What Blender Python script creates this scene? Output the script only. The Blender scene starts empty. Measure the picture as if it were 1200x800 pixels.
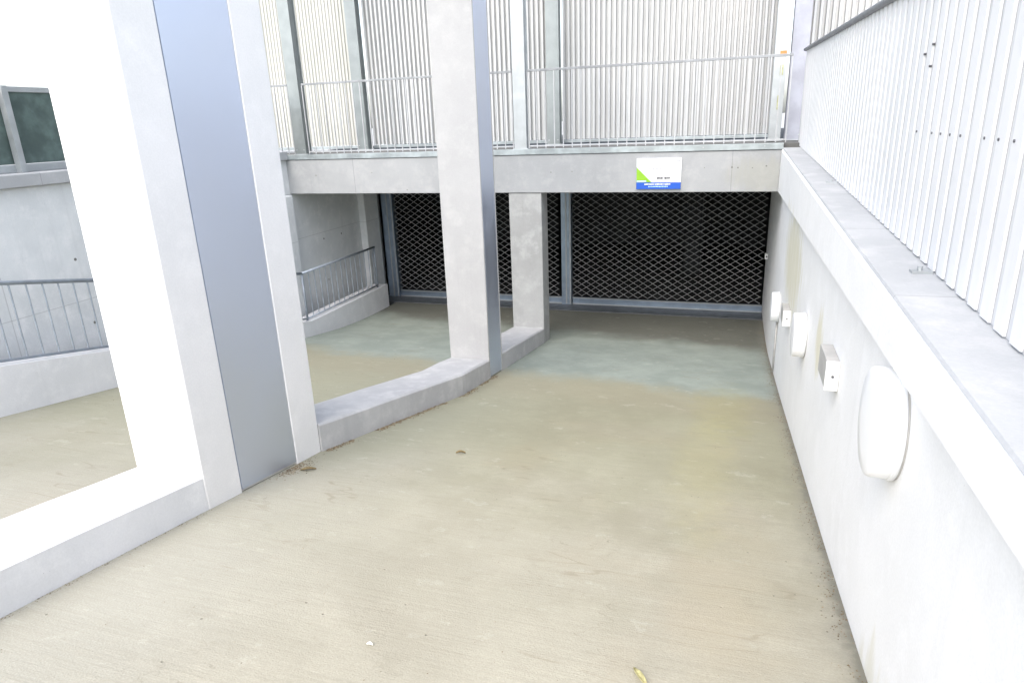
import bpy, math, random
from mathutils import Matrix, Vector, noise
random.seed(7)
scene = bpy.context.scene
COL = scene.collection
Z0 = 3.19                      # landing floor becomes z = 0 (everything is authored with the eye at z = 0)

# ------------------------------------------------------------------ materials
def nmat(name):
    m = bpy.data.materials.new(name); m.use_nodes = True
    nt = m.node_tree
    return m, nt, nt.nodes['Principled BSDF']

def N(nt, t, **kw):
    n = nt.nodes.new(t)
    for k, v in kw.items():
        if k in ('operation', 'blend_type', 'data_type', 'noise_dimensions', 'interpolation_type', 'feature', 'clamp'):
            setattr(n, k, v)
        else:
            n.inputs[k].default_value = v
    return n

def pos(nt, scale=(1, 1, 1)):
    g = nt.nodes.new('ShaderNodeNewGeometry')
    mp = nt.nodes.new('ShaderNodeMapping'); mp.inputs['Scale'].default_value = scale
    nt.links.new(g.outputs['Position'], mp.inputs['Vector'])
    return mp.outputs['Vector']

def noise_n(nt, vec, scale, detail=4, rough=.55):
    n = N(nt, 'ShaderNodeTexNoise', Scale=scale, Detail=detail, Roughness=rough)
    nt.links.new(vec, n.inputs['Vector'])
    return n.outputs['Fac']

def ramp(nt, fac, lo, hi, a=0.0, b=1.0):
    m = N(nt, 'ShaderNodeMapRange', interpolation_type='SMOOTHSTEP')
    m.inputs['From Min'].default_value = lo; m.inputs['From Max'].default_value = hi
    m.inputs['To Min'].default_value = a; m.inputs['To Max'].default_value = b
    nt.links.new(fac, m.inputs['Value'])
    return m.outputs['Result']

def math_n(nt, op, a, b=None):
    m = nt.nodes.new('ShaderNodeMath'); m.operation = op
    for i, v in enumerate((a, b)):
        if v is None: continue
        if isinstance(v, (int, float)): m.inputs[i].default_value = v
        else: nt.links.new(v, m.inputs[i])
    return m.outputs[0]

def mix(nt, fac, a, b):
    m = nt.nodes.new('ShaderNodeMix'); m.data_type = 'RGBA'
    if isinstance(fac, (int, float)): m.inputs[0].default_value = fac
    else: nt.links.new(fac, m.inputs[0])
    for i, v in ((6, a), (7, b)):
        if isinstance(v, tuple): m.inputs[i].default_value = (*v, 1)
        else: nt.links.new(v, m.inputs[i])
    return m.outputs[2]

def bump(nt, bs, h, strength, dist=.01):
    b = N(nt, 'ShaderNodeBump', Strength=strength, Distance=dist)
    nt.links.new(h, b.inputs['Height']); nt.links.new(b.outputs['Normal'], bs.inputs['Normal'])

def sep(nt):
    g = nt.nodes.new('ShaderNodeNewGeometry'); s = nt.nodes.new('ShaderNodeSeparateXYZ')
    nt.links.new(g.outputs['Position'], s.inputs[0])
    return s.outputs

def concrete(name, base, dark, light, streak=.35, pits=.5, stains=(), joints=()):
    m, nt, bs = nmat(name)
    p = pos(nt)
    c = mix(nt, ramp(nt, noise_n(nt, p, 1.7, 6, .6), .35, .68), dark, base)
    c = mix(nt, ramp(nt, noise_n(nt, p, 5.5, 5, .65), .45, .75), c, light)
    # faint vertical run marks
    st = noise_n(nt, pos(nt, (9, 9, .35)), 1.0, 4, .6)
    c = mix(nt, ramp(nt, st, .55, .8, 0, streak), c, tuple(v * .72 for v in base))
    # fine grain
    gr = noise_n(nt, p, 90, 3, .6)
    c = mix(nt, ramp(nt, gr, .35, .7, .10, 0), c, tuple(v * .55 for v in base))
    # small blow holes
    v = N(nt, 'ShaderNodeTexVoronoi', Scale=26.0); nt.links.new(p, v.inputs['Vector'])
    hole = ramp(nt, v.outputs['Distance'], .035, .075, 1, 0)
    sel = ramp(nt, noise_n(nt, p, 3.1, 2), .56, .62)
    hole = math_n(nt, 'MULTIPLY', hole, sel)
    hole = math_n(nt, 'MULTIPLY', hole, pits)
    c = mix(nt, hole, c, tuple(v * .4 for v in base))
    xyz = sep(nt)
    for (cx, cy, cz, rx, ry, rz, colr, amt) in stains:
        d = None
        for o, cc, rr in ((xyz[0], cx, rx), (xyz[1], cy, ry), (xyz[2], cz, rz)):
            if rr is None: continue
            t = math_n(nt, 'DIVIDE', math_n(nt, 'SUBTRACT', o, cc), rr)
            t = math_n(nt, 'MULTIPLY', t, t)
            d = t if d is None else math_n(nt, 'ADD', d, t)
        d = math_n(nt, 'ADD', d, math_n(nt, 'MULTIPLY', math_n(nt, 'SUBTRACT', noise_n(nt, pos(nt, (4, 4, .8)), 2.5, 5), .5), 2.6))
        c = mix(nt, ramp(nt, d, .1, 1.2, amt, 0), c, colr)
    for (ax, val, w) in joints:
        d = math_n(nt, 'ABSOLUTE', math_n(nt, 'SUBTRACT', xyz[ax], val))
        c = mix(nt, ramp(nt, d, w * .4, w, .45, 0), c, tuple(v * .45 for v in base))
    nt.links.new(c, bs.inputs['Base Color'])
    bs.inputs['Roughness'].default_value = .82
    h = math_n(nt, 'ADD', math_n(nt, 'MULTIPLY', gr, .35), noise_n(nt, p, 14, 4))
    h = math_n(nt, 'SUBTRACT', h, math_n(nt, 'MULTIPLY', hole, .8))
    bump(nt, bs, h, .35, .006)
    return m

M = {}
M['pillar'] = concrete('pillar concrete', (.77, .76, .755), (.73, .725, .72), (.80, .79, .785), .12, .4)
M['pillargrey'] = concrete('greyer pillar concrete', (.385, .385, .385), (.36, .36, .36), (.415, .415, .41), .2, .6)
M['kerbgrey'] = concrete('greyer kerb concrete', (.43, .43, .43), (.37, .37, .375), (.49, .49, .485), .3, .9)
M['kerb'] = concrete('kerb concrete', (.73, .73, .74), (.67, .675, .685), (.77, .77, .775), .18, .8)
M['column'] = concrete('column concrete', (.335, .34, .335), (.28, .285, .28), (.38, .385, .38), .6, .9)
M['beam'] = concrete('beam concrete', (.315, .325, .33), (.285, .295, .30), (.35, .355, .36), .3, .8,
                     stains=((.35, 9, 2.45, .5, None, .25, (.30, .30, .26), .5),),
                     joints=((0, -5.35, .008), (0, -.02, .006)))
M['wall'] = concrete('side wall concrete', (.83, .825, .81), (.79, .785, .77), (.85, .845, .835), .15, .4,
                     stains=((.6, 6.9, 1.8, None, 1.0, .55, (.55, .50, .26), .50),
                             (.6, 4.55, 1.75, None, .18, .25, (.58, .52, .25), .45),
                             (.6, 2.2, .95, None, .35, .4, (.58, .54, .36), .40)))
M['coping'] = concrete('coping concrete', (.415, .425, .435), (.36, .37, .38), (.46, .465, .47), .0, .6,
                       joints=((1, 2.52, .006), (1, 3.75, .006), (1, 5.0, .006), (1, 6.25, .006), (1, 7.5, .006), (1, 1.27, .006), (1, 0.02, .006)))
M['backwall'] = concrete('lane wall concrete', (.68, .70, .70), (.60, .62, .625), (.74, .745, .745), .3, .8,
                         joints=((1, 4.4, .007), (1, 6.6, .007), (2, 1.55, .006)))

def floor_mat():
    m, nt, bs = nmat('brushed ramp concrete')
    xyz = sep(nt); p = pos(nt)
    big = noise_n(nt, p, .9, 5, .6)
    c = mix(nt, ramp(nt, big, .32, .7), (0.335, 0.307, 0.248), (0.397, 0.369, 0.304))
    c = mix(nt, ramp(nt, noise_n(nt, p, 3.2, 6, .65), .42, .72, 0, .6), c, (0.443, 0.410, 0.340))
    warm = noise_n(nt, pos(nt, (1, 1, 1)), 1.3, 4)
    c = mix(nt, ramp(nt, warm, .52, .7, 0, .35), c, (0.410, 0.348, 0.267))
    # paler, greyer towards the kerb side
    gx = math_n(nt, 'ADD', xyz[0], math_n(nt, 'MULTIPLY', big, .8))
    c = mix(nt, ramp(nt, gx, -2.3, -.9, .65, 0), c, (0.385, 0.374, 0.336))
    # broom marks across the ramp
    br = noise_n(nt, pos(nt, (2.2, 46, 46)), 1.0, 5, .7)
    br2 = noise_n(nt, pos(nt, (7, 150, 150)), 1.0, 3, .6)
    c = mix(nt, ramp(nt, br, .40, .75, 0, .26), c, (0.276, 0.254, 0.200))
    c = mix(nt, ramp(nt, br2, .5, .8, 0, .22), c, (0.502, 0.468, 0.392))
    dn = math_n(nt, 'ADD', xyz[1], math_n(nt, 'MULTIPLY', math_n(nt, 'SUBTRACT', noise_n(nt, p, 1.1, 6, .65), .5), 3.2))
    mm = nt.nodes.new('ShaderNodeMix'); mm.data_type = 'RGBA'; mm.blend_type = 'MULTIPLY'
    nt.links.new(ramp(nt, dn, 2.0, 5.2), mm.inputs[0]); nt.links.new(c, mm.inputs[6]); mm.inputs[7].default_value = (.74, .765, .67, 1)
    c = mm.outputs[2]
    # greyer blue slab of the landing
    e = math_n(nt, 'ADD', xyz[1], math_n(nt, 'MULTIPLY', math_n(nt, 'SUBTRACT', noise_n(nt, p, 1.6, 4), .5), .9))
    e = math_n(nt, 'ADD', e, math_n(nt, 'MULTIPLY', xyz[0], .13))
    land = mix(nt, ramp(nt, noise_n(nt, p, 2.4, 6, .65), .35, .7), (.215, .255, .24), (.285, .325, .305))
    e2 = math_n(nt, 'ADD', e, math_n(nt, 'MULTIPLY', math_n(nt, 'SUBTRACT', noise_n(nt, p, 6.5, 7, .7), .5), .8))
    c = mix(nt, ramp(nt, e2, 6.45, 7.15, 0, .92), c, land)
    # shade under the deck, painted into the floor colour as a dark brown
    c = mix(nt, ramp(nt, e, 9.2, 9.9, 0, .8), c, (.085, .082, .07))
    # darker band just before the landing
    band = math_n(nt, 'ABSOLUTE', math_n(nt, 'SUBTRACT', e, 6.3))
    c = mix(nt, ramp(nt, band, .1, .75, .38, 0), c, (0.276, 0.246, 0.181))
    # mossy yellow run
    for (cx, cy, rx, ry, colr, amt) in ((.05, 6.2, .25, .9, (0.335, 0.303, 0.120), .30), (-.08, 4.6, .20, 1.1, (0.393, 0.353, 0.175), .26),
                                        (.12, 2.9, .22, 1.0, (0.435, 0.361, 0.240), .16), (-.75, 5.2, .55, .22, (0.284, 0.246, 0.192), .25),
                                        (-1.4, 2.6, .9, .35, (0.351, 0.328, 0.264), .25)):
        a = math_n(nt, 'DIVIDE', math_n(nt, 'SUBTRACT', xyz[0], cx), rx)
        b = math_n(nt, 'DIVIDE', math_n(nt, 'SUBTRACT', xyz[1], cy), ry)
        d = math_n(nt, 'ADD', math_n(nt, 'MULTIPLY', a, a), math_n(nt, 'MULTIPLY', b, b))
        d = math_n(nt, 'ADD', d, math_n(nt, 'MULTIPLY', math_n(nt, 'SUBTRACT', noise_n(nt, p, 5.5, 6, .65), .5), 3.4))
        c = mix(nt, ramp(nt, d, -.4, 2.2, amt, 0), c, colr)
    # dirt collected along the side wall
    w = math_n(nt, 'ADD', xyz[0], math_n(nt, 'MULTIPLY', noise_n(nt, p, 7, 6, .7), .28))
    c = mix(nt, ramp(nt, w, .58, .76, 0, .55), c, (0.209, 0.205, 0.181))
    w2 = ramp(nt, math_n(nt, 'ADD', xyz[0], math_n(nt, 'MULTIPLY', math_n(nt, 'SUBTRACT', noise_n(nt, p, 13, 6, .7), .5), .12)), .54, .60, 0, .75)
    c = mix(nt, w2, c, (0.134, 0.127, 0.104))
    # hairline cracks
    cr = math_n(nt, 'ABSOLUTE', math_n(nt, 'SUBTRACT', noise_n(nt, pos(nt, (.35, 1.1, 1.1)), 1.7, 7, .5), .5))
    crs = ramp(nt, noise_n(nt, p, .8, 2), .50, .58)
    cm = math_n(nt, 'MULTIPLY', ramp(nt, cr, .0004, .0018, .30, 0), crs)
    c = mix(nt, cm, c, (0.134, 0.115, 0.080))
    ln = math_n(nt, 'ABSOLUTE', math_n(nt, 'SUBTRACT', noise_n(nt, pos(nt, (.28, 1.5, 1.5)), 2.3, 3, .45), .5))
    lsel = ramp(nt, noise_n(nt, pos(nt, (1, 1, 1)), 1.3, 3), .52, .60)
    c = mix(nt, math_n(nt, 'MULTIPLY', ramp(nt, ln, .0015, .008, .38, 0), lsel), c, (.20, .17, .115))
    wp = noise_n(nt, pos(nt, (1, 1.6, 1.6)), 4.3, 9, .72)
    c = mix(nt, ramp(nt, wp, .58, .63, 0, .16), c, (.22, .20, .155))
    c = mix(nt, ramp(nt, wp, .40, .36, 0, .16), c, (.62, .60, .54))
    # little pock marks
    v = N(nt, 'ShaderNodeTexVoronoi', Scale=11.0); nt.links.new(p, v.inputs['Vector'])
    hole = math_n(nt, 'MULTIPLY', ramp(nt, v.outputs['Distance'], .02, .085, 1, 0), ramp(nt, noise_n(nt, p, 4.1, 2), .48, .55))
    c = mix(nt, math_n(nt, 'MULTIPLY', hole, .7), c, (0.142, 0.123, 0.088))
    gr = noise_n(nt, p, 130, 3, .6)
    c = mix(nt, ramp(nt, gr, .35, .7, .22, 0), c, (0.184, 0.164, 0.128))
    tm = nt.nodes.new('ShaderNodeMix'); tm.data_type = 'RGBA'; tm.blend_type = 'MULTIPLY'; tm.inputs[0].default_value = 1
    nt.links.new(c, tm.inputs[6]); tm.inputs[7].default_value = (.955, .965, .925, 1); c = tm.outputs[2]
    nt.links.new(c, bs.inputs['Base Color'])
    bs.inputs['Roughness'].default_value = .85
    h = math_n(nt, 'ADD', math_n(nt, 'MULTIPLY', br, .5), math_n(nt, 'MULTIPLY', gr, .4))
    h = math_n(nt, 'SUBTRACT', h, hole)
    bump(nt, bs, h, .55, .008)
    return m
M['floor'] = floor_mat()

def metal(name, colr, rough, metallic=1.0, spot=.12, scale=12):
    m, nt, bs = nmat(name)
    p = pos(nt)
    n1 = noise_n(nt, p, scale, 5, .6)
    c = mix(nt, ramp(nt, n1, .35, .7), tuple(v * (1 - spot) for v in colr), tuple(min(1, v * (1 + spot)) for v in colr))
    nt.links.new(c, bs.inputs['Base Color'])
    bs.inputs['Metallic'].default_value = metallic
    nt.links.new(ramp(nt, noise_n(nt, p, scale * 2, 4), .3, .7, rough - .06, rough + .08), bs.inputs['Roughness'])
    return m
M['galv'] = metal('galvanised steel', (.42, .445, .455), .5, .6, .09, 7)
M['galvdark'] = metal('dull galvanised steel', (.27, .295, .295), .5, .7, .10, 5)
M['rail'] = metal('painted light grey tube', (.40, .41, .42), .45, .25, .08, 10)
M['toprail'] = metal('grey top rail', (.24, .25, .26), .5, .3, .12, 10)
M['darkrail'] = metal('dark grey handrail', (.24, .25, .27), .5, .4, .15, 10)
M['lane_rail'] = metal('blue grey tube', (.33, .37, .42), .5, .4, .12, 10)
M['trim'] = metal('galvanised edge angle', (.36, .40, .41), .45, .6, .2, 4)
M['panel'] = metal('satin steel cladding', (.62, .67, .79), .40, .90, .02, .5)
M['grille'] = metal('grille wire steel', (.235, .24, .24), .5, .35, .3, 20)
M['grillebar'] = metal('grille bar aluminium', (.30, .37, .46), .35, .8, .1, 6)
M['lilac'] = metal('lilac grey steel column', (.31, .32, .365), .5, .35, .12, 4)
M['plate'] = metal('dark threshold plate', (.10, .11, .12), .55, .3, .2, 8)

def plain(name, colr, rough=.6, spot=.1, scale=10, spec=.5):
    m, nt, bs = nmat(name)
    c = mix(nt, ramp(nt, noise_n(nt, pos(nt), scale, 4), .35, .7), tuple(v * (1 - spot) for v in colr), tuple(min(1, v * (1 + spot)) for v in colr))
    nt.links.new(c, bs.inputs['Base Color']); bs.inputs['Roughness'].default_value = rough
    bs.inputs['Specular IOR Level'].default_value = spec
    return m

def sheet_mat(name, c1, c2):
    m, nt, bs = nmat(name)
    a = noise_n(nt, pos(nt, (1, 1, .5)), .7, 4, .6)
    c = mix(nt, ramp(nt, a, .38, .62), c1, c2)
    s = noise_n(nt, pos(nt, (14, 14, .6)), 1, 4, .6)
    c = mix(nt, ramp(nt, s, .55, .8, 0, .25), c, tuple(v * .75 for v in c1))
    nt.links.new(c, bs.inputs['Base Color']); bs.inputs['Roughness'].default_value = .5
    return m
M['sheet'] = sheet_mat('white profiled sheet', (.45, .46, .46), (.50, .505, .50))
M['sheet_cream'] = sheet_mat('cream profiled sheet', (.42, .425, .39), (.47, .47, .44))
M['fence'] = sheet_mat('white fence sheet', (.66, .67, .675), (.72, .72, .72))
M['fenceback'] = sheet_mat('grey fence backing', (.52, .53, .545), (.58, .585, .59))  # shade of the sheet's grooves, put into a greyer backing colour
M['lamp'] = plain('opal white diffuser', (.88, .88, .88), .35, .01)
M['lampbase'] = plain('white lamp base', (.78, .79, .80), .45, .03)
M['boxgrey'] = plain('grey plastic', (.42, .41, .39), .6, .08)
M['boxwhite'] = plain('white plastic', (.82, .82, .80), .5, .03)
M['signwhite'] = plain('sign white', (.74, .75, .77), .4, .01)
M['signblue'] = plain('sign blue', (.006, .075, .42), .4, .03)
M['signgreen'] = plain('sign lime green', (.20, .40, .015), .4, .05)
M['signpale'] = plain('sign pale text', (.45, .65, .85), .4, .03)
M['signgrey'] = plain('sign grey print', (.28, .29, .30), .5, .05)
M['signdark'] = plain('sign dark print', (.03, .03, .035), .5, .05)
M['screw'] = plain('dark screw', (.10, .10, .11), .5, .1)
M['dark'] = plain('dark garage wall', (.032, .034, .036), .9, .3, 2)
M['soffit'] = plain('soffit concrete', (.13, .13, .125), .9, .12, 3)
M['orange'] = plain('orange paint', (.40, .20, .06), .6, .1)
M['yellow'] = plain('yellow green smear', (.36, .37, .22), .8, .2, 30)
M['leaf'] = plain('dry leaf', (.20, .15, .07), .8, .3, 60)
M['palleaf'] = plain('pale dry leaf', (.42, .38, .18), .7, .25, 60)
M['paper'] = plain('white paper', (.85, .84, .78), .8, .05, 60)
M['grit'] = plain('brown grit', (.17, .13, .08), .95, .4, 40)
M['asphalt'] = plain('pale paving', (.36, .36, .35), .9, .2, 2)
M['hole'] = plain('tie hole', (.16, .16, .15), .9, .2, 20)
M['green'] = plain('dark green mesh screen', (.09, .13, .12), .8, .3, 5)
M['mortar'] = concrete('pale grey mortar', (.64, .64, .645), (.50, .50, .51), (.70, .70, .70), .5, .9)

# ------------------------------------------------------------------ mesh builder
class MB:
    def __init__(s): s.v = []; s.f = []
    def quad(s, a, b, c, d):
        n = len(s.v); s.v += [a, b, c, d]; s.f.append((n, n+1, n+2, n+3))
    def hexa(s, p):       # p: 8 corners, bottom loop then top loop
        n = len(s.v); s.v += [tuple(q) for q in p]
        s.f += [(n+3, n+2, n+1, n), (n+4, n+5, n+6, n+7), (n, n+1, n+5, n+4), (n+1, n+2, n+6, n+5), (n+2, n+3, n+7, n+6), (n+3, n, n+4, n+7)]
    def box(s, x0, x1, y0, y1, z0, z1):
        s.hexa([(x0,y0,z0),(x1,y0,z0),(x1,y1,z0),(x0,y1,z0),(x0,y0,z1),(x1,y0,z1),(x1,y1,z1),(x0,y1,z1)]); return s
    def tube(s, a, b, r, n=8, cap=True):
        a = Vector(a); b = Vector(b); d = (b - a).normalized()
        u = d.orthogonal().normalized(); w = d.cross(u); k = len(s.v)
        for q in (a, b):
            for i in range(n):
                t = 2*math.pi*i/n
                s.v.append(tuple(q + u*(r*math.cos(t)) + w*(r*math.sin(t))))
        for i in range(n):
            j = (i+1) % n; s.f.append((k+i, k+j, k+n+j, k+n+i))
        if cap: s.f += [tuple(k+i for i in range(n))[::-1], tuple(k+n+i for i in range(n))]
        return s
    def prism(s, prof, axis, a, b):
        """profile (2-D list) extruded along axis ('x','y','z') from a to b"""
        k = len(s.v); n = len(prof)
        for t in (a, b):
            for p in prof:
                s.v.append({'x': (t, p[0], p[1]), 'y': (p[0], t, p[1]), 'z': (p[0], p[1], t)}[axis])
        for i in range(n):
            j = (i+1) % n; s.f.append((k+i, k+j, k+n+j, k+n+i))
        s.f += [tuple(k+i for i in range(n))[::-1], tuple(k+n+i for i in range(n))]
        return s

def build(mb, name, material, parent=None, bevel=0, smooth=False, segs=2):
    vs = [Vector((v[0], v[1], v[2] + Z0)) for v in mb.v]
    xs = [v.x for v in vs]; ys = [v.y for v in vs]; zs = [v.z for v in vs]
    org = Vector(((min(xs)+max(xs))/2, (min(ys)+max(ys))/2, min(zs)))
    me = bpy.data.meshes.new(name)
    me.from_pydata([tuple(v - org) for v in vs], [], mb.f)
    import bmesh
    bm = bmesh.new(); bm.from_mesh(me); bmesh.ops.recalc_face_normals(bm, faces=bm.faces); bm.to_mesh(me); bm.free()
    me.materials.append(M[material])
    if smooth:
        for p in me.polygons: p.use_smooth = True
    o = bpy.data.objects.new(name, me); COL.objects.link(o)
    if bevel:
        b = o.modifiers.new('bevel', 'BEVEL'); b.width = bevel; b.segments = segs; b.limit_method = 'ANGLE'; b.angle_limit = math.radians(40)
    if parent is not None:
        o.parent = parent; o.location = org - parent_world(parent)
    else:
        o.location = org
    o['w'] = tuple(org)
    return o

def parent_world(p): return Vector(p['w'])

def thing(name, label, cat, loc, group=None):
    o = bpy.data.objects.new(name, None); COL.objects.link(o)
    o.empty_display_size = .2
    w = Vector((loc[0], loc[1], loc[2] + Z0)); o.location = w; o['w'] = tuple(w)
    o['label'] = label; o['category'] = cat
    if group: o['group'] = group
    return o

def tag(o, label, cat, group=None):
    o['label'] = label; o['category'] = cat
    if group: o['group'] = group
    return o

def structure(o, kind='structure'):
    o['kind'] = kind; return o

# ------------------------------------------------------------------ levels
K = 1.12
FY = [v*K for v in (-8, 0, 2.0, 2.6, 3.5, 4.3, 6.2, 8.3, 9.2, 14)]
FZ = [v*K for v in (-.3, -1.50, -1.82, -1.93, -2.08, -2.20, -2.50, -2.80, -2.85, -2.85)]
def fz(y):
    if y <= FY[0]: return FZ[0]
    for i in range(len(FY)-1):
        if y <= FY[i+1]:
            t = (y-FY[i])/(FY[i+1]-FY[i]); return FZ[i] + t*(FZ[i+1]-FZ[i])
    return FZ[-1]
def fzs(y): return sum(fz(y+d) for d in (-.45, -.3, -.15, 0, .15, .3, .45))/7
def cz(y): return -.417 - .031*(9-y)       # coping level along the side wall
XR = .601                                   # ramp face of the side wall
XC = .537                                   # front edge of its coping band
WALK = -.355                                # walkway level
def zband(y): return -.928 + .018*min(8.0, max(0, (9.0-y)))
YS = [-9 + .25*i for i in range(int((11.13+9)/.25)+1)] + [11.13]

# ------------------------------------------------------------------ ramp floor
mb = MB()
x0, x1 = -6.0, XR + .05
for a, b in zip(YS[:-1], YS[1:]):
    mb.quad((x0, a, fzs(a)), (x1, a, fzs(a)), (x1, b, fzs(b)), (x0, b, fzs(b)))
ramp_o = structure(build(mb, 'ramp', 'floor', smooth=True))
mb = MB(); mb.box(-7.2, 1.2, 11.7, 18, -3.30, FZ[-1] - .002)
structure(build(mb, 'garage_floor', 'dark'))
mb = MB()
mb.box(1.6, 400, -400, 500, -.9, -.72)
mb.box(-400, -7.2, -400, 500, -.9, -.72)
mb.box(-7.2, 1.6, -400, -9.02, -.9, -.34)
mb.box(-7.2, 1.6, 19.0, 500, -.9, -.72)
structure(build(mb, 'ground', 'asphalt'))
mb = MB(); mb.box(-6.4, XR, 11.135, 11.70, -3.4, FZ[-1] + .012)
tag(build(mb, 'threshold_plate', 'plate', bevel=.004), 'dark steel threshold strip on the floor under the garage grilles', 'threshold')

# ------------------------------------------------------------------ right side wall
t = thing('side_wall', 'long pale concrete retaining wall with coping on the right of the ramp', 'retaining wall', (1.0, 2, -3.19))
mb = MB()
ys = [-9, -4, 0, 2, 4, 6, 7.5, 9, 10.2, 11.7]
mb.box(XR, 1.05, -9, 11.75, -3.4, -.80)
build(mb, 'wall', 'wall', t)
mb = MB()
# overhanging coping band, sloping gently along its length
def ring(y):
    pass
    z = cz(min(y, 9.0)); c = .022
    zo = .006; zb = zband(y)
    return [(XC, y, zb), (1.06, y, zb), (1.06, y, z+zo), (XC+c, y, z), (XC, y, z-c)]
yy = [-9 + .6*i for i in range(30)] + [9.0]
k0 = 0
rings = [ring(y) for y in yy]
for i, r in enumerate(rings):
    mb.v += r
n = 5
for i in range(len(rings)-1):
    for j in range(n):
        a = i*n + j; b = i*n + (j+1) % n
        mb.f.append((a, b, b+n, a+n))
mb.f += [tuple(range(n))[::-1], tuple((len(rings)-1)*n + j for j in range(n))]
build(mb, 'fascia', 'wall', t)
mb = MB()
for y in yy: mb.v += [(XC+.012, y, cz(min(y,9))-.002), (.98, y, cz(min(y,9))-.002), (.98, y, cz(min(y,9))+.010), (XC+.018, y, cz(min(y,9))+.008)]
for i in range(len(yy)-1):
    for j in range(4):
        a = i*4+j; b = i*4+(j+1) % 4; mb.f.append((a, b, b+4, a+4))
mb.f += [(0, 1, 2, 3), tuple(len(mb.v)-4+j for j in range(4))]
build(mb, 'coping', 'coping', t)

# ------------------------------------------------------------------ right fence: profiled sheet with dark handrail
XF = .742
def corrugated_y(xf, y0, y1, zlo, zhi, pitch=.125, depth=.017, ridge=.60, thick=.0035):
    mb = MB(); prof = []
    n = int((y1-y0)/pitch)
    for i in range(n+1):
        y = y0 + i*pitch
        s = pitch*.09; w = pitch*ridge
        prof += [(y, 0), (y+w-s, 0), (y+w, 1), (y+pitch-s, 1)]
    prof = [p for p in prof if p[0] <= y1]
    k = len(mb.v)
    for (y, d) in prof:
        for off in (0, thick):
            x = xf + d*depth + off
            mb.v.append((x, y, zlo(y))); mb.v.append((x, y, zhi(y)))
    for i in range(len(prof)-1):
        a = 4*i; b = 4*(i+1)
        mb.f += [(a, b, b+1, a+1), (a+3, b+3, b+2, a+2), (a+1, b+1, b+3, a+3), (a+2, b+2, b, a)]
    return mb
t = thing('sheet_fence', 'white profiled sheet fence with dark top rail standing on the right wall coping', 'fence', (XF, 2, cz(2)))
FH = 1.095
mb = MB()
ya, yb = -8.9, 9.42
mb.hexa([(XF+.009, ya, cz(ya)+.012), (XF+.013, ya, cz(ya)+.012), (XF+.013, yb, cz(yb)+.012), (XF+.009, yb, cz(yb)+.012),
         (XF+.009, ya, cz(ya)+FH), (XF+.013, ya, cz(ya)+FH), (XF+.013, yb, cz(yb)+FH), (XF+.009, yb, cz(yb)+FH)])
build(mb, 'backing_sheet', 'fenceback', t)
mb = MB(); y = ya
rs = random.Random(5)
while y < yb-.08:
    w = .078 + rs.uniform(-.002, .002); z0 = cz(y)+.014+rs.uniform(0, .003); z1 = cz(y)+FH-.002; dx = rs.uniform(0, .0012)
    mb.box(XF-dx, XF+.0085, y, y+w, z0, z1)
    y += .125
build(mb, 'slats', 'fence', t, bevel=.0015, segs=1)
mb = MB(); mb.tube((XF-.006, -8.9, cz(-8.9)+FH+.012), (XF-.006, 9.42, cz(9.42)+FH+.012), .021, 10)
build(mb, 'handrail', 'darkrail', t, smooth=True)
mb = MB(); mb.tube((XF+.06, -8.9, cz(-8.9)+.12), (XF+.06, 9.42, cz(9.42)+.12), .016, 6)
build(mb, 'bottom_rail', 'galv', t)
for y in (-6.5, -4.1, -1.7, .7, 3.1, 5.5, 7.9):
    mb = MB(); mb.box(XF+.045, XF+.085, y-.02, y+.02, cz(y)-.02, cz(y)+FH)
    build(mb, 'post', 'galv', t)
for (y, z) in [(3.346, .24), (3.467, .211), (3.349, .157)] + [(2.28+.125*i, -.100) for i in (0, 1, 2, 4, 5, 6, 7, 9)]:
    mb = MB(); mb.tube((XF+.006, y, z), (XF-.004, y, z), .0048, 8)
    build(mb, 'screw', 'screw', t)
for y in (2.85, 5.6):
    mb = MB(); mb.box(XF-.075, XF-.004, y-.022, y+.022, cz(y)+.008, cz(y)+.018)
    mb.tube((XF-.045, y, cz(y)+.018), (XF-.045, y, cz(y)+.034), .009, 6)
    build(mb, 'foot_bracket', 'galv', t)

# ------------------------------------------------------------------ concrete beam, deck and edge trim
t = thing('deck_beam', 'grey concrete beam carrying the walkway across both garage entrances', 'beam', (-3, 9.2, -.93))
mb = MB(); mb.box(-6.95, XC, 9.0, 9.35, -.93, -.432)
build(mb, 'beam', 'beam', t, bevel=.006)
mb = MB()
mb.box(-6.95, XC+.02, 8.985, 9.0, -.425, WALK); mb.box(-6.95, XC+.02, 9.0, 9.10, WALK-.012, WALK)
build(mb, 'edge_angle', 'trim', t, bevel=.002)
mb = MB(); mb.box(-6.95, 3.0, 9.11, 10.95, -.60, WALK-.008)
build(mb, 'walkway_deck', 'soffit', t)
mb = MB(); mb.box(-6.95, 1.05, 11.3, 11.56, -1.05, WALK-.6+.0)
mb.box(-6.95, 1.05, 9.36, 12.0, -.75, -.605)
build(mb, 'lintel', 'soffit', t)
for (x, z) in [(-2.34, -.66), (-2.05, -.655), (-.02, -.63), (.22, -.64), (-6.0, -.66), (-4.5, -.88), (-3.75, -.6), (.38, -.62), (-.35, -.63), (.05, -.635), (-5.05, -.63), (-3.3, -.7)]:
    mb = MB(); mb.tube((x, 9.002, z), (x, 8.9975, z), random.uniform(.006, .014), 8)
    build(mb, 'tie_hole', 'hole', t)

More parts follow.
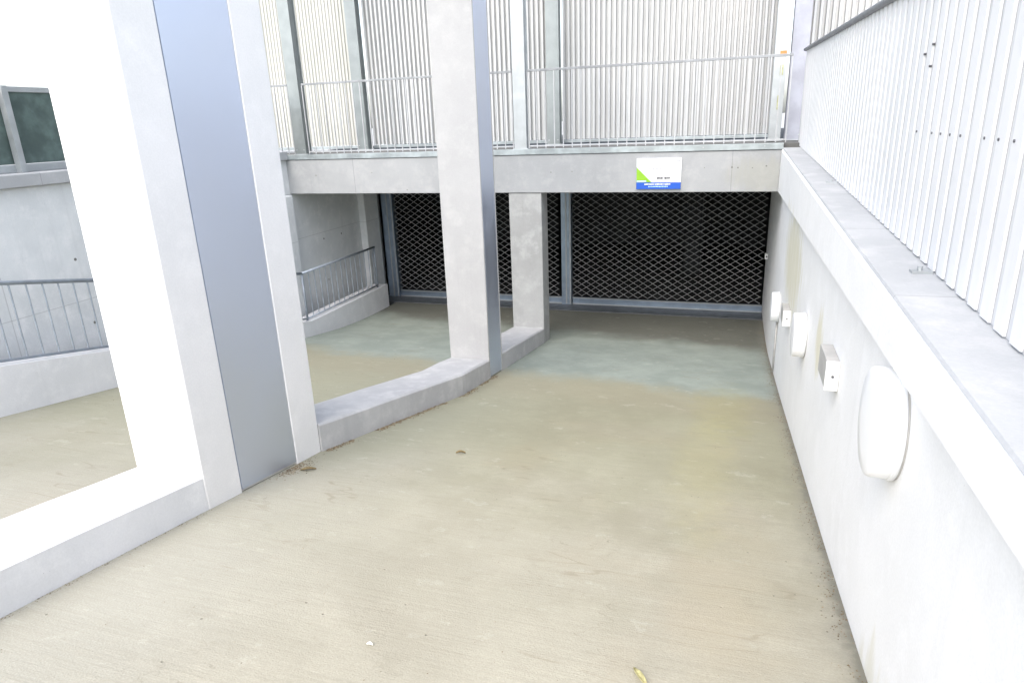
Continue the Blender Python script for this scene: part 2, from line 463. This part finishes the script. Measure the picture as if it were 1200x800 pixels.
# ------------------------------------------------------------------ information sign on the beam
t = thing('information_sign', 'white sign with lime green corner and blue footer fixed on the beam', 'sign', (-.91, 8.98, -.9))
sx0, sx1, sz0, sz1 = -1.192, -.630, -.888, -.503
mb = MB(); mb.box(sx0, sx1, 8.978, 8.997, sz0, sz1); build(mb, 'board', 'signwhite', t, bevel=.002)
mb = MB(); mb.box(sx0, sx1, 8.9745, 8.977, sz0, sz0+.085); build(mb, 'blue_band', 'signblue', t)
mb = MB(); k = [(sx0+.001, sz0+.087), (sx0+.195, sz0+.087), (sx0+.001, sz0+.275)]
mb.prism(k, 'y', 8.9745, 8.977); build(mb, 'green_corner', 'signgreen', t)
mb = MB(); mb.box(sx0+.005, sx0+.125, 8.9725, 8.974, sz0+.092, sz0+.108); build(mb, 'pale_strip', 'signpale', t)
def marks(items, name, mat, hgt):
    """blurred, unreadable print: rows of small strokes"""
    mb = MB()
    for (xa, xb, z) in items:
        x = xa
        while x < xb:
            w = random.uniform(.005, .014)
            mb.box(sx0+x, sx0+min(x+w, xb), 8.972, 8.9738, sz0+z-hgt*random.uniform(.35, .5), sz0+z+hgt*random.uniform(.35, .5))
            x += w + random.uniform(.002, .006)
    build(mb, name, mat, t)
marks([(.105, .23, .062), (.24, .435, .062)], 'footer_print', 'signwhite', .020)
marks([(.155, .40, .032)], 'footer_small_print', 'signpale', .016)
for (a, b, z) in [(.145, .19, .252), (.20, .27, .252), (.29, .32, .252), (.365, .385, .252), (.50, .56-.006, .352)]:
    marks([(a, b, z)], 'grey_print', 'signgrey', .018)
for (a, b) in ((.262, .335), (.348, .425)):
    marks([(a, b, .140)], 'dark_print', 'signdark', .030)

# ------------------------------------------------------------------ steel posts
def post(x0, x1, y0, y1, label, mat='galvdark', top=4.6, z0=WALK, plate=True):
    t = thing('steel_post', label, 'post', ((x0+x1)/2, (y0+y1)/2, z0), 'steel posts of the walkway screen')
    mb = MB()
    # channel section: front flange, web and rear flange
    mb.box(x0, x1, y0, y0+.012, z0, top); mb.box(x0, x1, y1-.012, y1, z0, top)
    xm = x1 - .02
    mb.box(xm-.010, xm, y0+.012, y1-.012, z0, top)
    build(mb, 'shaft', mat, t, bevel=.002)
    if plate:
        mb = MB(); mb.box(x0-.02, x1+.02, y0-.008, y1+.02, z0, z0+.012); build(mb, 'base_plate', 'galv', t)
        for xx in (x0+.03, x1-.03):
            mb = MB(); mb.tube((xx, y0-.006, z0+.07), (xx, y0, z0+.07), .009, 6); build(mb, 'bolt', 'galv', t)
    return t
post(-6.31, -6.125, 9.005, 9.16, 'front steel post at the far left beside the tall pillar', 'galvdark')
post(-2.845, -2.672, 9.005, 9.16, 'pale front steel post above the short column', 'galv')
post(-6.06, -5.865, 10.42, 10.56, 'rear grey post between cream and white sheets on the left', 'galvdark')
post(-2.76, -2.56, 10.42, 10.56, 'rear grey post just right of the pale front post', 'galvdark')
post(.40, .545, 9.62, 9.80, 'slim pale post with orange mark at the corner railing end', 'galv')
post(.60, .80, 9.75, 9.95, 'wide lilac grey corner post behind the end of the sheet fence', 'lilac')
t = thing('paint_mark', 'orange and yellow paint mark on the slim corner post', 'paint mark', (.47, 9.61, .5))
mb = MB(); mb.box(.465, .54, 9.611, 9.6185, .66, .72); build(mb, 'orange_cap', 'orange', t)
mb = MB(); mb.box(.478, .515, 9.613, 9.6185, .44, .56); build(mb, 'yellow_smear', 'yellow', t)
mb = MB(); mb.box(.470, .492, 9.613, 9.6185, .03, .20); build(mb, 'yellow_smear', 'yellow', t)

# ------------------------------------------------------------------ profiled screens behind the walkway
def corrugated_x(yf, x0, x1, z0, z1, pitch=.0765, depth=.034, ridge=.50, thick=.003, ph=0):
    mb = MB(); prof = []
    n = int((x1-x0)/pitch)+1
    for i in range(n):
        x = x0 + i*pitch; s = pitch*.12; w = pitch*ridge
        prof += [(x, 0), (x+w-s, 0), (x+w, 1), (x+pitch-s, 1)]
    prof = [p for p in prof if p[0] <= x1]
    for (x, d) in prof:
        for off in (0, thick):
            y = yf + d*depth + off
            mb.v.append((x, y, z0)); mb.v.append((x, y, z1))
    for i in range(len(prof)-1):
        a = 4*i; b = 4*(i+1)
        mb.f += [(a, b, b+1, a+1), (a+3, b+3, b+2, a+2), (a+1, b+1, b+3, a+3), (a+2, b+2, b, a)]
    return mb
def screen(x0, x1, label, mat='sheet', y=10.62, depth=.06, pitch=.0765, ztop=4.5, fascia=True):
    t = thing('profiled_screen', label, 'screen', ((x0+x1)/2, y, WALK), 'profiled sheet screens behind the walkway')
    build(corrugated_x(y, x0, x1, -.285, ztop, depth=depth, pitch=pitch), 'profiled_sheet', mat, t)
    mb = MB(); mb.box(x0, x1, y-.02, y+.06, -.335, -.292); build(mb, 'bottom_rail', 'trim', t, bevel=.003)
    for z in (1.1, 2.7):
        mb = MB(); mb.box(x0, x1, y+.070, y+.12, z, z+.05); build(mb, 'back_rail', 'galv', t)
screen(-9.6, -6.07, 'cream profiled sheet screen on the far left beyond the tall pillar', 'sheet_cream', pitch=.062, depth=.02)
screen(-5.86, -2.77, 'white profiled sheet screen between the two rear grey posts')
screen(-2.55, .50, 'broad white profiled sheet screen above the information sign')
screen(.82, 4.6, 'white profiled sheet screen seen above the dark handrail on the right')
mb = MB(); mb.box(-9.6, 4.6, 10.60, 10.80, -.60, -.362); tag(build(mb, 'sill_beam', 'plate'), 'dark sill under the profiled screens at walkway level', 'sill')

# ------------------------------------------------------------------ walkway railings
def railing(x0, x1, label, endposts=(False, False)):
    t = thing('guard_railing', label, 'railing', ((x0+x1)/2, 9.05, WALK), 'guard railings along the walkway edge')
    y = 9.05; top = .645; bot = WALK + .03
    mb = MB(); mb.box(x0, x1, y-.008, y+.008, top-.030, top); build(mb, 'top_rail', 'toprail', t, bevel=.003)
    mb = MB(); mb.box(x0, x1, y-.006, y+.006, bot, bot+.018); build(mb, 'bottom_rail', 'rail', t, bevel=.002)
    n = max(1, round((x1-x0)/.118)); p = (x1-x0)/n
    first = None
    for i in range(n+1):
        x = x0 + i*p; x = min(max(x, x0+.007), x1-.007)
        if first is None:
            mb = MB(); mb.box(x-.0065, x+.0065, y-.0065, y+.0065, bot-.02, top-.030)
            first = build(mb, 'baluster', 'rail', t); base = first.location.copy(); xb = x
        else:
            o = first.copy(); COL.objects.link(o); o.parent = t; o.location = base + Vector((x-xb, 0, 0))
    for i in range(1, n, 6):
        x = x0 + i*p
        mb = MB(); mb.tube((x, 9.003, WALK-.03), (x, 8.982, WALK-.03), .008, 6); build(mb, 'fixing_bolt', 'galv', t)
railing(-9.5, -6.34, 'white railing piece left of the front post, mostly hidden by the tall pillar')
railing(-6.10, -2.865, 'white railing between the two front steel posts on the walkway')
railing(-2.655, .583, 'white railing above the information sign reaching the right corner')

# ------------------------------------------------------------------ big pillars and kerb
def pillar(name, label, x0, x1, y0, y1, ztop, panel=None, mat='pillar', zbot=None):
    t = thing(name, label, 'pillar', ((x0+x1)/2, (y0+y1)/2, fzs(y0)), 'concrete pillars along the kerb')
    zb = fzs(y1) - .25 if zbot is None else zbot
    mb = MB()
    if panel:
        pa, pb = panel
        prof = [(x0, y0), (x1, y0), (x1, pa-.006), (x1-.02, pa-.006), (x1-.02, pb+.006), (x1, pb+.006), (x1, y1), (x0, y1)]
        mb.prism(prof, 'z', zb, ztop)
    else:
        mb.box(x0, x1, y0, y1, zb, ztop)
    build(mb, 'shaft', mat, t, bevel=.012, segs=3)
    if panel:
        mb = MB(); mb.prism([(x1-.019, pa), (x1-.003, pa), (x1-.003, pb), (x1-.019, pb)], 'z', zb, ztop-.01)
        # the foot of the sheet follows the ramp, just clear of the floor
        mb = MB(); g = .018
        mb.hexa([(x1-.019, pa, fzs(pa)+g), (x1-.003, pa, fzs(pa)+g), (x1-.003, pb, fzs(pb)+g), (x1-.019, pb, fzs(pb)+g),
                 (x1-.019, pa, ztop), (x1-.003, pa, ztop), (x1-.003, pb, ztop), (x1-.019, pb, ztop)])
        build(mb, 'steel_cladding', 'panel', t, bevel=.0015)
    return t
PX = -2.856
pillar('concrete_pillar', 'tall white pillar with a steel cladding strip, nearest on the left', -3.352, PX, 2.755, 3.905, 6.2, (3.05, 3.605))
P2X, P2L = -2.487, -2.957
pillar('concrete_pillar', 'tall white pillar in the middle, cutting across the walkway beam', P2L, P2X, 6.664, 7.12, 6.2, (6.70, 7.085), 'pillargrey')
pillar('concrete_column', 'short weathered column under the beam, left of the wide grille', P2L, P2X, 9.015, 9.335, -.9325, None, 'column')

def kerb(pts, back, y_list, label, mat='kerb'):
    """low wall: pts gives the ramp face x at y, back the far face x"""
    t_mb = MB(); h = .225; n = 6
    loops = []
    for y in y_list:
        xf = pts(y); xb = back(y); zb = fzs(y) - .15; zt = fzs(y) + h
        wob = lambda s: noise.noise(Vector((s, y*2.3, 0)))*.006
        c = .016
        loops.append([(xb, y, zb), (xf, y, zb), (xf+wob(1), y, zt-c), (xf-c, y, zt+wob(3)), (xb+c, y, zt+wob(5)), (xb, y, zt-c)])
    for l in loops: t_mb.v += l
    for i in range(len(loops)-1):
        for j in range(n):
            a = i*n+j; b = i*n+(j+1) % n
            t_mb.f.append((a, b, b+n, a+n))
    t_mb.f += [tuple(range(n)), tuple((len(loops)-1)*n+j for j in range(n))]
    return tag(build(t_mb, 'concrete_kerb', mat, smooth=False), label, 'kerb', 'low concrete kerbs between the pillars')
def lin(a, b, n): return [a + (b-a)*i/n for i in range(n+1)]
kerb(lambda y: PX, lambda y: PX-.49, lin(-8.9, 2.753, 40), 'bright kerb in front of the clad pillar, running out at the left edge')
xk = lambda y: PX+.012 + (P2X-.012-PX)*min(1, max(0, (y-3.907)/1.95))
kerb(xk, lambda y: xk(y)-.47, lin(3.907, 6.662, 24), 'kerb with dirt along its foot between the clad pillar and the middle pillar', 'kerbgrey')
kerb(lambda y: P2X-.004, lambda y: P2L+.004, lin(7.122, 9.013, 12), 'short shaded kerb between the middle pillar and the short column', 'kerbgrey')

# ------------------------------------------------------------------ left lane: kerb wall, railing, back wall
t = thing('lane_wall', 'grey concrete wall behind the sloping railing of the left lane', 'wall', (-6.7, 4, -3.19))
mb = MB(); mb.box(-6.95, -6.5, -9, 11.75, -3.4, -.43)
build(mb, 'wall', 'backwall', t)
for (y, z) in [(9.75, -1.75), (10.3, -1.75), (9.75, -2.45), (7.6, -1.3), (5.2, -1.2), (5.25, -1.9), (7.6, -2.1)]:
    mb = MB(); mb.tube((-6.502, y, z), (-6.4975, y, z), .016, 10); build(mb, 'tie_hole', 'hole', t)
mb = MB(); mb.box(-6.97, -6.44, -9, 8.98, -.425, -.30); build(mb, 'coping', 'coping', t, bevel=.01)
for (a, b) in ((8.55, 8.85), (10.95, 11.45)):
    mb = MB(); mb.box(-6.497, -6.36, a, b, -3.3, -.94); build(mb, 'pilaster', 'backwall', t, bevel=.01)
def lkz(y):
    if y >= 8.4: return -2.775
    return -2.775 + (8.4-y)*.2
mb = MB()
yy = lin(-8.9, 10.85, 80)
n = 4
for y in yy:
    mb.v += [(-6.28, y, fzs(y)-.2), (-5.99, y, fzs(y)-.2), (-5.99, y, lkz(y)), (-6.28, y, lkz(y))]
for i in range(len(yy)-1):
    for j in range(4):
        a = i*4+j; b = i*4+(j+1) % 4; mb.f.append((a, b, b+4, a+4))
mb.f += [(0, 1, 2, 3), tuple(len(mb.v)-4+j for j in range(4))]
tag(build(mb, 'lane_kerb', 'kerb'), 'bluish kerb wall under the sloping railing of the left lane', 'kerb')
mb = MB()
for a, b in zip(yy[:-1], yy[1:]):
    mb.quad((-6.5, a, fzs(a)+.10), (-6.28, a, fzs(a)+.10), (-6.28, b, fzs(b)+.10), (-6.5, b, fzs(b)+.10))
structure(build(mb, 'gravel_strip', 'grit'))
t = thing('lane_railing', 'blue grey railing sloping down then level beside the left lane', 'railing', (-6.08, 8, -2.7))
xr = -6.06
segs = [(-4.0, 8.4), (8.4, 10.62)]
def ltop(y): return lkz(y) + .735 + (0 if y >= 8.4 else 0)
for (a, b) in segs:
    mb = MB(); mb.tube((xr, a, ltop(a)), (xr, b, ltop(b)), .020, 8); build(mb, 'top_rail', 'lane_rail', t, smooth=True)
    mb = MB(); mb.tube((xr, a, lkz(a)+.035), (xr, b, lkz(b)+.035), .014, 8); build(mb, 'bottom_rail', 'lane_rail', t, smooth=True)
y = -3.9; first = None
while y < 10.6:
    if first is None:
        mb = MB(); mb.tube((xr, y, lkz(y)+.035), (xr, y, ltop(y)), .008, 6); first = build(mb, 'baluster', 'lane_rail', t); b0 = first.location.copy(); yb = y
    else:
        o = first.copy(); COL.objects.link(o); o.parent = t; o.location = b0 + Vector((0, y-yb, lkz(y)-lkz(yb)))
    y += .152
for y in (-3.95, -1.5, 1.0, 3.5, 6.0, 8.4, 10.61):
    mb = MB(); mb.tube((xr, y, lkz(y)), (xr, y, ltop(y)), .017, 8); build(mb, 'upright', 'lane_rail', t, smooth=True)
# upper left: dark green screen on the wall top
t = thing('mesh_screen', 'dark green screen in a grey frame on top of the left lane wall', 'screen', (-6.7, 3, -.3))
mb = MB(); mb.box(-6.74, -6.72, -8.9, 8.9, -.22, .45); build(mb, 'infill', 'green', t)
mb = MB(); mb.box(-6.76, -6.70, -8.9, 8.9, -.298, -.225); build(mb, 'bottom_rail', 'galv', t, bevel=.003)
mb = MB(); mb.box(-6.76, -6.70, -8.9, 8.9, .45, .50); build(mb, 'top_rail', 'galv', t, bevel=.003)
for y in (-6, -3, 0, 3, 5.0, 7.0, 8.85):
    mb = MB(); mb.box(-6.70, -6.63, y-.03, y+.03, -.298, .50); build(mb, 'upright', 'galv', t)

# ------------------------------------------------------------------ garage grilles
YG = 11.59
def grille(x0, x1, label, inset0=.0, inset1=.0):
    t = thing('rolling_grille', label, 'grille', ((x0+x1)/2, YG, -3.19), 'rolling grilles closing the garage')
    zt = -1.0; zb = -3.03; pw = .168; ph = .108; r = .0058
    mb = MB()
    rows = int((zt-zb)/(ph/2)) + 1
    n = int((x1-x0)/pw) + 1
    # every wire zigzags; neighbours are mirrored so they meet at the nodes
    for j in range(rows//1):
        z = zb + j*ph/2
        if j % 2: continue
        pts = []
        m = 0; x = x0
        while x <= x1 + 1e-6:
            pts.append((x, z + (ph/2 if m % 2 else 0))); x += pw/2; m += 1
        for sgn in (0, 1):
            P = [(px, pz if not sgn else (2*z + ph/2 - pz) + ph/2 - 0) for px, pz in pts]
            for (a, b) in zip(P[:-1], P[1:]):
                if max(a[1], b[1]) > zt + .1: continue
                mb.hexa([(a[0], YG-r, a[1]-r), (b[0], YG-r, b[1]-r), (b[0], YG+r, b[1]-r), (a[0], YG+r, a[1]-r),
                         (a[0], YG-r, a[1]+r), (b[0], YG-r, b[1]+r), (b[0], YG+r, b[1]+r), (a[0], YG+r, a[1]+r)])
        # the little clips at the crossings
        for q, (px, pz) in enumerate(pts):
            zz = z + (ph/2 if q % 2 else 0)
            if zz > zt: continue
            mb.box(px-.011, px+.011, YG-.011, YG+.011, zz-.008, zz+.008)
    build(mb, 'lattice', 'grille', t)
    mb = MB(); mb.box(x0+.005, x1-.005, YG-.035, YG+.02, -3.165, -3.055)
    build(mb, 'bottom_bar', 'grillebar', t, bevel=.004)
    mb = MB(); mb.box(x0+.005, x1-.005, YG-.052, YG-.036, -3.178, -3.158); mb.box(x0+.005, x1-.005, YG-.048, YG-.036, -3.068, -3.052)
    build(mb, 'bar_lip', 'galv', t)
    mb = MB(); mb.box(x0, x1, YG-.10, YG+.22, -1.0, -.76)
    build(mb, 'roller_case', 'plate', t)
    return t
grille(-2.645, XR, 'wide diamond mesh garage grille at the foot of the main ramp')
grille(-6.10, -2.835, 'diamond mesh garage grille behind the middle pillar at the left lane')
def guide(x0, x1, label):
    t = thing('guide_post', label, 'post', ((x0+x1)/2, YG, -3.19), 'upright guide posts of the grilles')
    mb = MB(); mb.box(x0, x1, YG-.075, YG+.06, -3.19, -.70); build(mb, 'upright', 'grillebar', t, bevel=.004)
    mb = MB(); xm = (x0+x1)/2; mb.box(xm-.012, xm+.012, YG-.082, YG-.076, -3.17, -.72); mb.box(x1-.03, x1-.006, YG-.088, YG-.076, -3.17, -.72); build(mb, 'cover_strip', 'galv', t)
guide(-2.83, -2.65, 'steel guide post between the two garage grilles')
guide(-6.33, -6.105, 'dark steel guide post at the left end of the left grille')
# garage shell behind the grilles
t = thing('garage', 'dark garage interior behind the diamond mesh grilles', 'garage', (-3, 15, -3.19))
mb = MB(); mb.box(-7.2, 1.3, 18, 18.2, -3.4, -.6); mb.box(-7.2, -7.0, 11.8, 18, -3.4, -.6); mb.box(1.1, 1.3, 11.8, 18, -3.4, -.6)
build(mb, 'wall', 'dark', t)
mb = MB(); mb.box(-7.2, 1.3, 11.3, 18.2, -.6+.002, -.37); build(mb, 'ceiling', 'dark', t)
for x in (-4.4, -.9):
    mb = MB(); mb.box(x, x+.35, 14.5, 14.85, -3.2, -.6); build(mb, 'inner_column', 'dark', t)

# ------------------------------------------------------------------ wall lights and boxes
def disc_light(y, z, r, label, squash=1.0):
    t = thing('bulkhead_light', label, 'wall light', (XR, y, z-r), 'round bulkhead lights along the ramp wall')
    def lathe(prof, n=40):
        mb = MB(); m = len(prof)
        for (rr, d) in prof:
            for i in range(n):
                a = 2*math.pi*i/n
                mb.v.append((XR - d, y + rr*math.cos(a), z + rr*math.sin(a)*squash))
        for k in range(m-1):
            for i in range(n):
                j = (i+1) % n; mb.f.append((k*n+i, k*n+j, (k+1)*n+j, (k+1)*n+i))
        mb.f.append(tuple((m-1)*n+i for i in range(n)))
        return mb
    o = build(lathe([(r*.985, .0005), (r*.985, .006)]), 'gasket', 'boxgrey', t)
    o = build(lathe([(r*.97, .006), (r, .008), (r, .022), (r*.985, .025)]), 'base', 'lampbase', t, smooth=True)
    o = build(lathe([(r*.965, .020), (r*.975, .028), (r*.965, .078), (r*.95, .086), (r*.91, .091), (r*.6, .0935), (r*.25, .095), (.001, .0952)]), 'diffuser', 'lamp', t, smooth=True)
    return t
disc_light(2.45, -1.055, .183, 'large round white wall light nearest the camera', 1.13)
disc_light(5.33, -1.63, .175, 'middle round white wall light between the two small boxes')
disc_light(8.02, -2.13, .175, 'farthest round white wall light, close to the grille')
def wbox(y0, y1, z0, z1, label, d=.066):
    t = thing('junction_box', label, 'junction box', (XR, (y0+y1)/2, z0), 'small electrical boxes on the ramp wall')
    mb = MB(); mb.box(XR-d, XR-.001, y0+.022, y1, z0, z1); build(mb, 'housing', 'boxgrey', t, bevel=.004)
    mb = MB(); mb.box(XR-d-.003, XR-.001, y0, y0+.022, z0-.004, z1+.003); build(mb, 'end_cover', 'boxwhite', t, bevel=.005)
    mb = MB(); mb.tube((XR-d*.5, y0-.001, (z0+z1)/2), (XR-d*.5, y0-.004, (z0+z1)/2), .008, 8); build(mb, 'cover_screw', 'screw', t)
wbox(3.66, 3.98, -1.42, -1.262, 'grey junction box with white end between the near and middle wall lights')
wbox(6.58, 6.9, -1.935, -1.79, 'small grey junction box with white end just behind the middle wall light')
mb = MB(); mb.tube((XR-.012, 8.02, -2.31), (XR-.012, 8.02, -2.93), .010, 8)
tag(build(mb, 'conduit', 'boxgrey', smooth=True), 'thin grey conduit running down below the farthest wall light', 'conduit')
t = thing('sensor_box', 'tiny white sensor on the wall beside the wide grille', 'sensor', (XR, 11.2, -2.25))
mb = MB(); mb.box(XR-.045, XR-.001, 11.15, 11.25, -2.20, -2.11); build(mb, 'housing', 'boxwhite', t, bevel=.006)
mb = MB(); mb.tube((XR-.02, 11.151, -2.155), (XR-.02, 11.145, -2.155), .014, 10); build(mb, 'lens', 'screw', t)

# ------------------------------------------------------------------ litter and grit
def leaf(x, y, L, W, ang, mat, label, name='dry_leaf', curl=.02):
    mb = MB(); n = 8; ca, sa = math.cos(ang), math.sin(ang)
    rows = []
    for i in range(n+1):
        s = i/n; w = W*math.sin(math.pi*min(1, max(.02, s)))**.7 * (1-.25*s)
        for q in (-1, -.4, .4, 1):
            lx = (s-.5)*L + .06*W*math.sin(7*s+q); ly = w*q*.5
            zz = curl*(q*q)*.8 + curl*.6*math.sin(s*3.1) + .004
            px, py = x + lx*ca - ly*sa, y + lx*sa + ly*ca
            mb.v.append((px, py, fzs(py) + zz))
    for i in range(n):
        for q in range(3):
            a = i*4+q; mb.f.append((a, a+1, a+5, a+4))
    o = build(mb, name, mat, smooth=True)
    s = o.modifiers.new('thickness', 'SOLIDIFY'); s.thickness = .0012
    return tag(o, label, 'leaf' if 'leaf' in name else 'litter')
leaf(-1.832, 4.195, .07, .022, .3, 'leaf', 'small brown leaf lying alone on the ramp ahead of the pillars')
leaf(-.215, 2.03, .12, .03, -1.0, 'palleaf', 'curled pale green leaf at the bottom edge of the ramp', curl=.012)
leaf(-1.276, 1.885, .026, .016, .1, 'paper', 'tiny scrap of white paper on the ramp surface', 'paper_scrap', .010)
leaf(-2.70, 3.52, .10, .05, .6, 'leaf', 'brown leaf caught at the foot of the steel clad pillar', curl=.015)
mb = MB()
def chip(x, y, s, z=None):
    z = fzs(y) if z is None else z
    k = len(mb.v); a = random.uniform(0, 6.28)
    for i in range(4):
        t = a + i*1.57 + random.uniform(-.4, .4); r = s*random.uniform(.5, 1)
        mb.v.append((x + r*math.cos(t), y + r*math.sin(t), z - .001))
    mb.v.append((x, y, z + s*random.uniform(.3, .8)))
    mb.f += [(k, k+1, k+4), (k+1, k+2, k+4), (k+2, k+3, k+4), (k+3, k, k+4)]
for i in range(1500):                    # along the foot of the middle kerb
    y = 3.92 + 2.9*random.random()**1.1
    if noise.noise(Vector((y*3.1, 4, 2))) < -.12: continue
    chip(xk(y) + abs(random.gauss(0, .024)) + .004, y, random.uniform(.004, .013))
for i in range(350):
    y = random.uniform(.8, 2.75); chip(PX + abs(random.gauss(0, .014)) + .003, y, random.uniform(.002, .006))
for i in range(500):                     # little drift at the foot of the cladding
    chip(PX + .01 + abs(random.gauss(0, .05)), random.gauss(3.52, .10), random.uniform(.003, .010))
for i in range(2200):
    y = random.uniform(1.2, 9.8)
    if noise.noise(Vector((y*2.3, 9, 2))) < -.1: continue
    chip(XR - abs(random.gauss(0, .045)) - .004, y, random.uniform(.002, .0085))
for i in range(900):                     # loose specks over the whole ramp
    chip(random.uniform(-2.7, .55), random.uniform(1.1, 10.5), random.uniform(.002, .006))
for i in range(180):
    chip(random.uniform(-5.9, -3.1), random.uniform(3.5, 10.5), random.uniform(.003, .008))
o = build(mb, 'grit', 'grit'); o['kind'] = 'stuff'

# ------------------------------------------------------------------ camera
f = 785.0
V = Vector((90, 2400, f)).normalized(); Zc = -V
Yc = Vector((263.9, -266.7, f)).normalized(); Yc = (Yc - Zc*Yc.dot(Zc)).normalized()
Xc = Yc.cross(Zc)
R = Matrix((Xc, Yc, Zc))                    # world = R @ cam (x right, y down, z forward)
right = R @ Vector((1, 0, 0)); up = R @ Vector((0, -1, 0)); back = R @ Vector((0, 0, -1))
cam = bpy.data.cameras.new('camera'); co = bpy.data.objects.new('camera', cam); COL.objects.link(co)
mw = Matrix((right, up, back)).transposed().to_4x4(); mw.translation = Vector((0, 0, Z0))
co.matrix_world = mw
cam.sensor_width = 36; cam.lens = f/1200*36; cam.clip_start = .05; cam.clip_end = 2000
scene.camera = co

# ------------------------------------------------------------------ light
w = bpy.data.worlds.new('World'); scene.world = w; w.use_nodes = True
nt = w.node_tree; bg = nt.nodes['Background']
sky = nt.nodes.new('ShaderNodeTexSky'); sky.sky_type = 'NISHITA'; sky.sun_disc = False
SUN_EL, SUN_AZ = 48, 188                   # azimuth measured clockwise from +Y
sky.sun_elevation = math.radians(SUN_EL); sky.sun_rotation = math.radians(SUN_AZ)
sky.air_density = 1.0; sky.dust_density = 3.0; sky.ozone_density = 1.0
hs = nt.nodes.new('ShaderNodeHueSaturation'); hs.inputs['Saturation'].default_value = .55
nt.links.new(sky.outputs[0], hs.inputs['Color']); nt.links.new(hs.outputs[0], bg.inputs[0]); bg.inputs[1].default_value = .15
sl = bpy.data.lights.new('sun', 'SUN'); so = bpy.data.objects.new('sun', sl); COL.objects.link(so)
sl.energy = .42; sl.angle = math.radians(60); sl.color = (1, .975, .94)
az = math.radians(SUN_AZ); el = math.radians(SUN_EL)
d = Vector((math.sin(az)*math.cos(el), math.cos(az)*math.cos(el), math.sin(el)))
so.rotation_euler = (-d).to_track_quat('-Z', 'Y').to_euler(); so.location = (0, 0, 20)
vs = scene.view_settings; vs.view_transform = 'Standard'; vs.look = 'None'; vs.gamma = 1; vs.exposure = 1.78
scene.render.engine = 'CYCLES'
scene.cycles.use_denoising = True; scene.cycles.use_adaptive_sampling = True; scene.cycles.adaptive_threshold = .02
scene.cycles.max_bounces = 8; scene.cycles.diffuse_bounces = 5

for o in list(bpy.data.objects):
    if 'w' in o.keys(): del o['w']
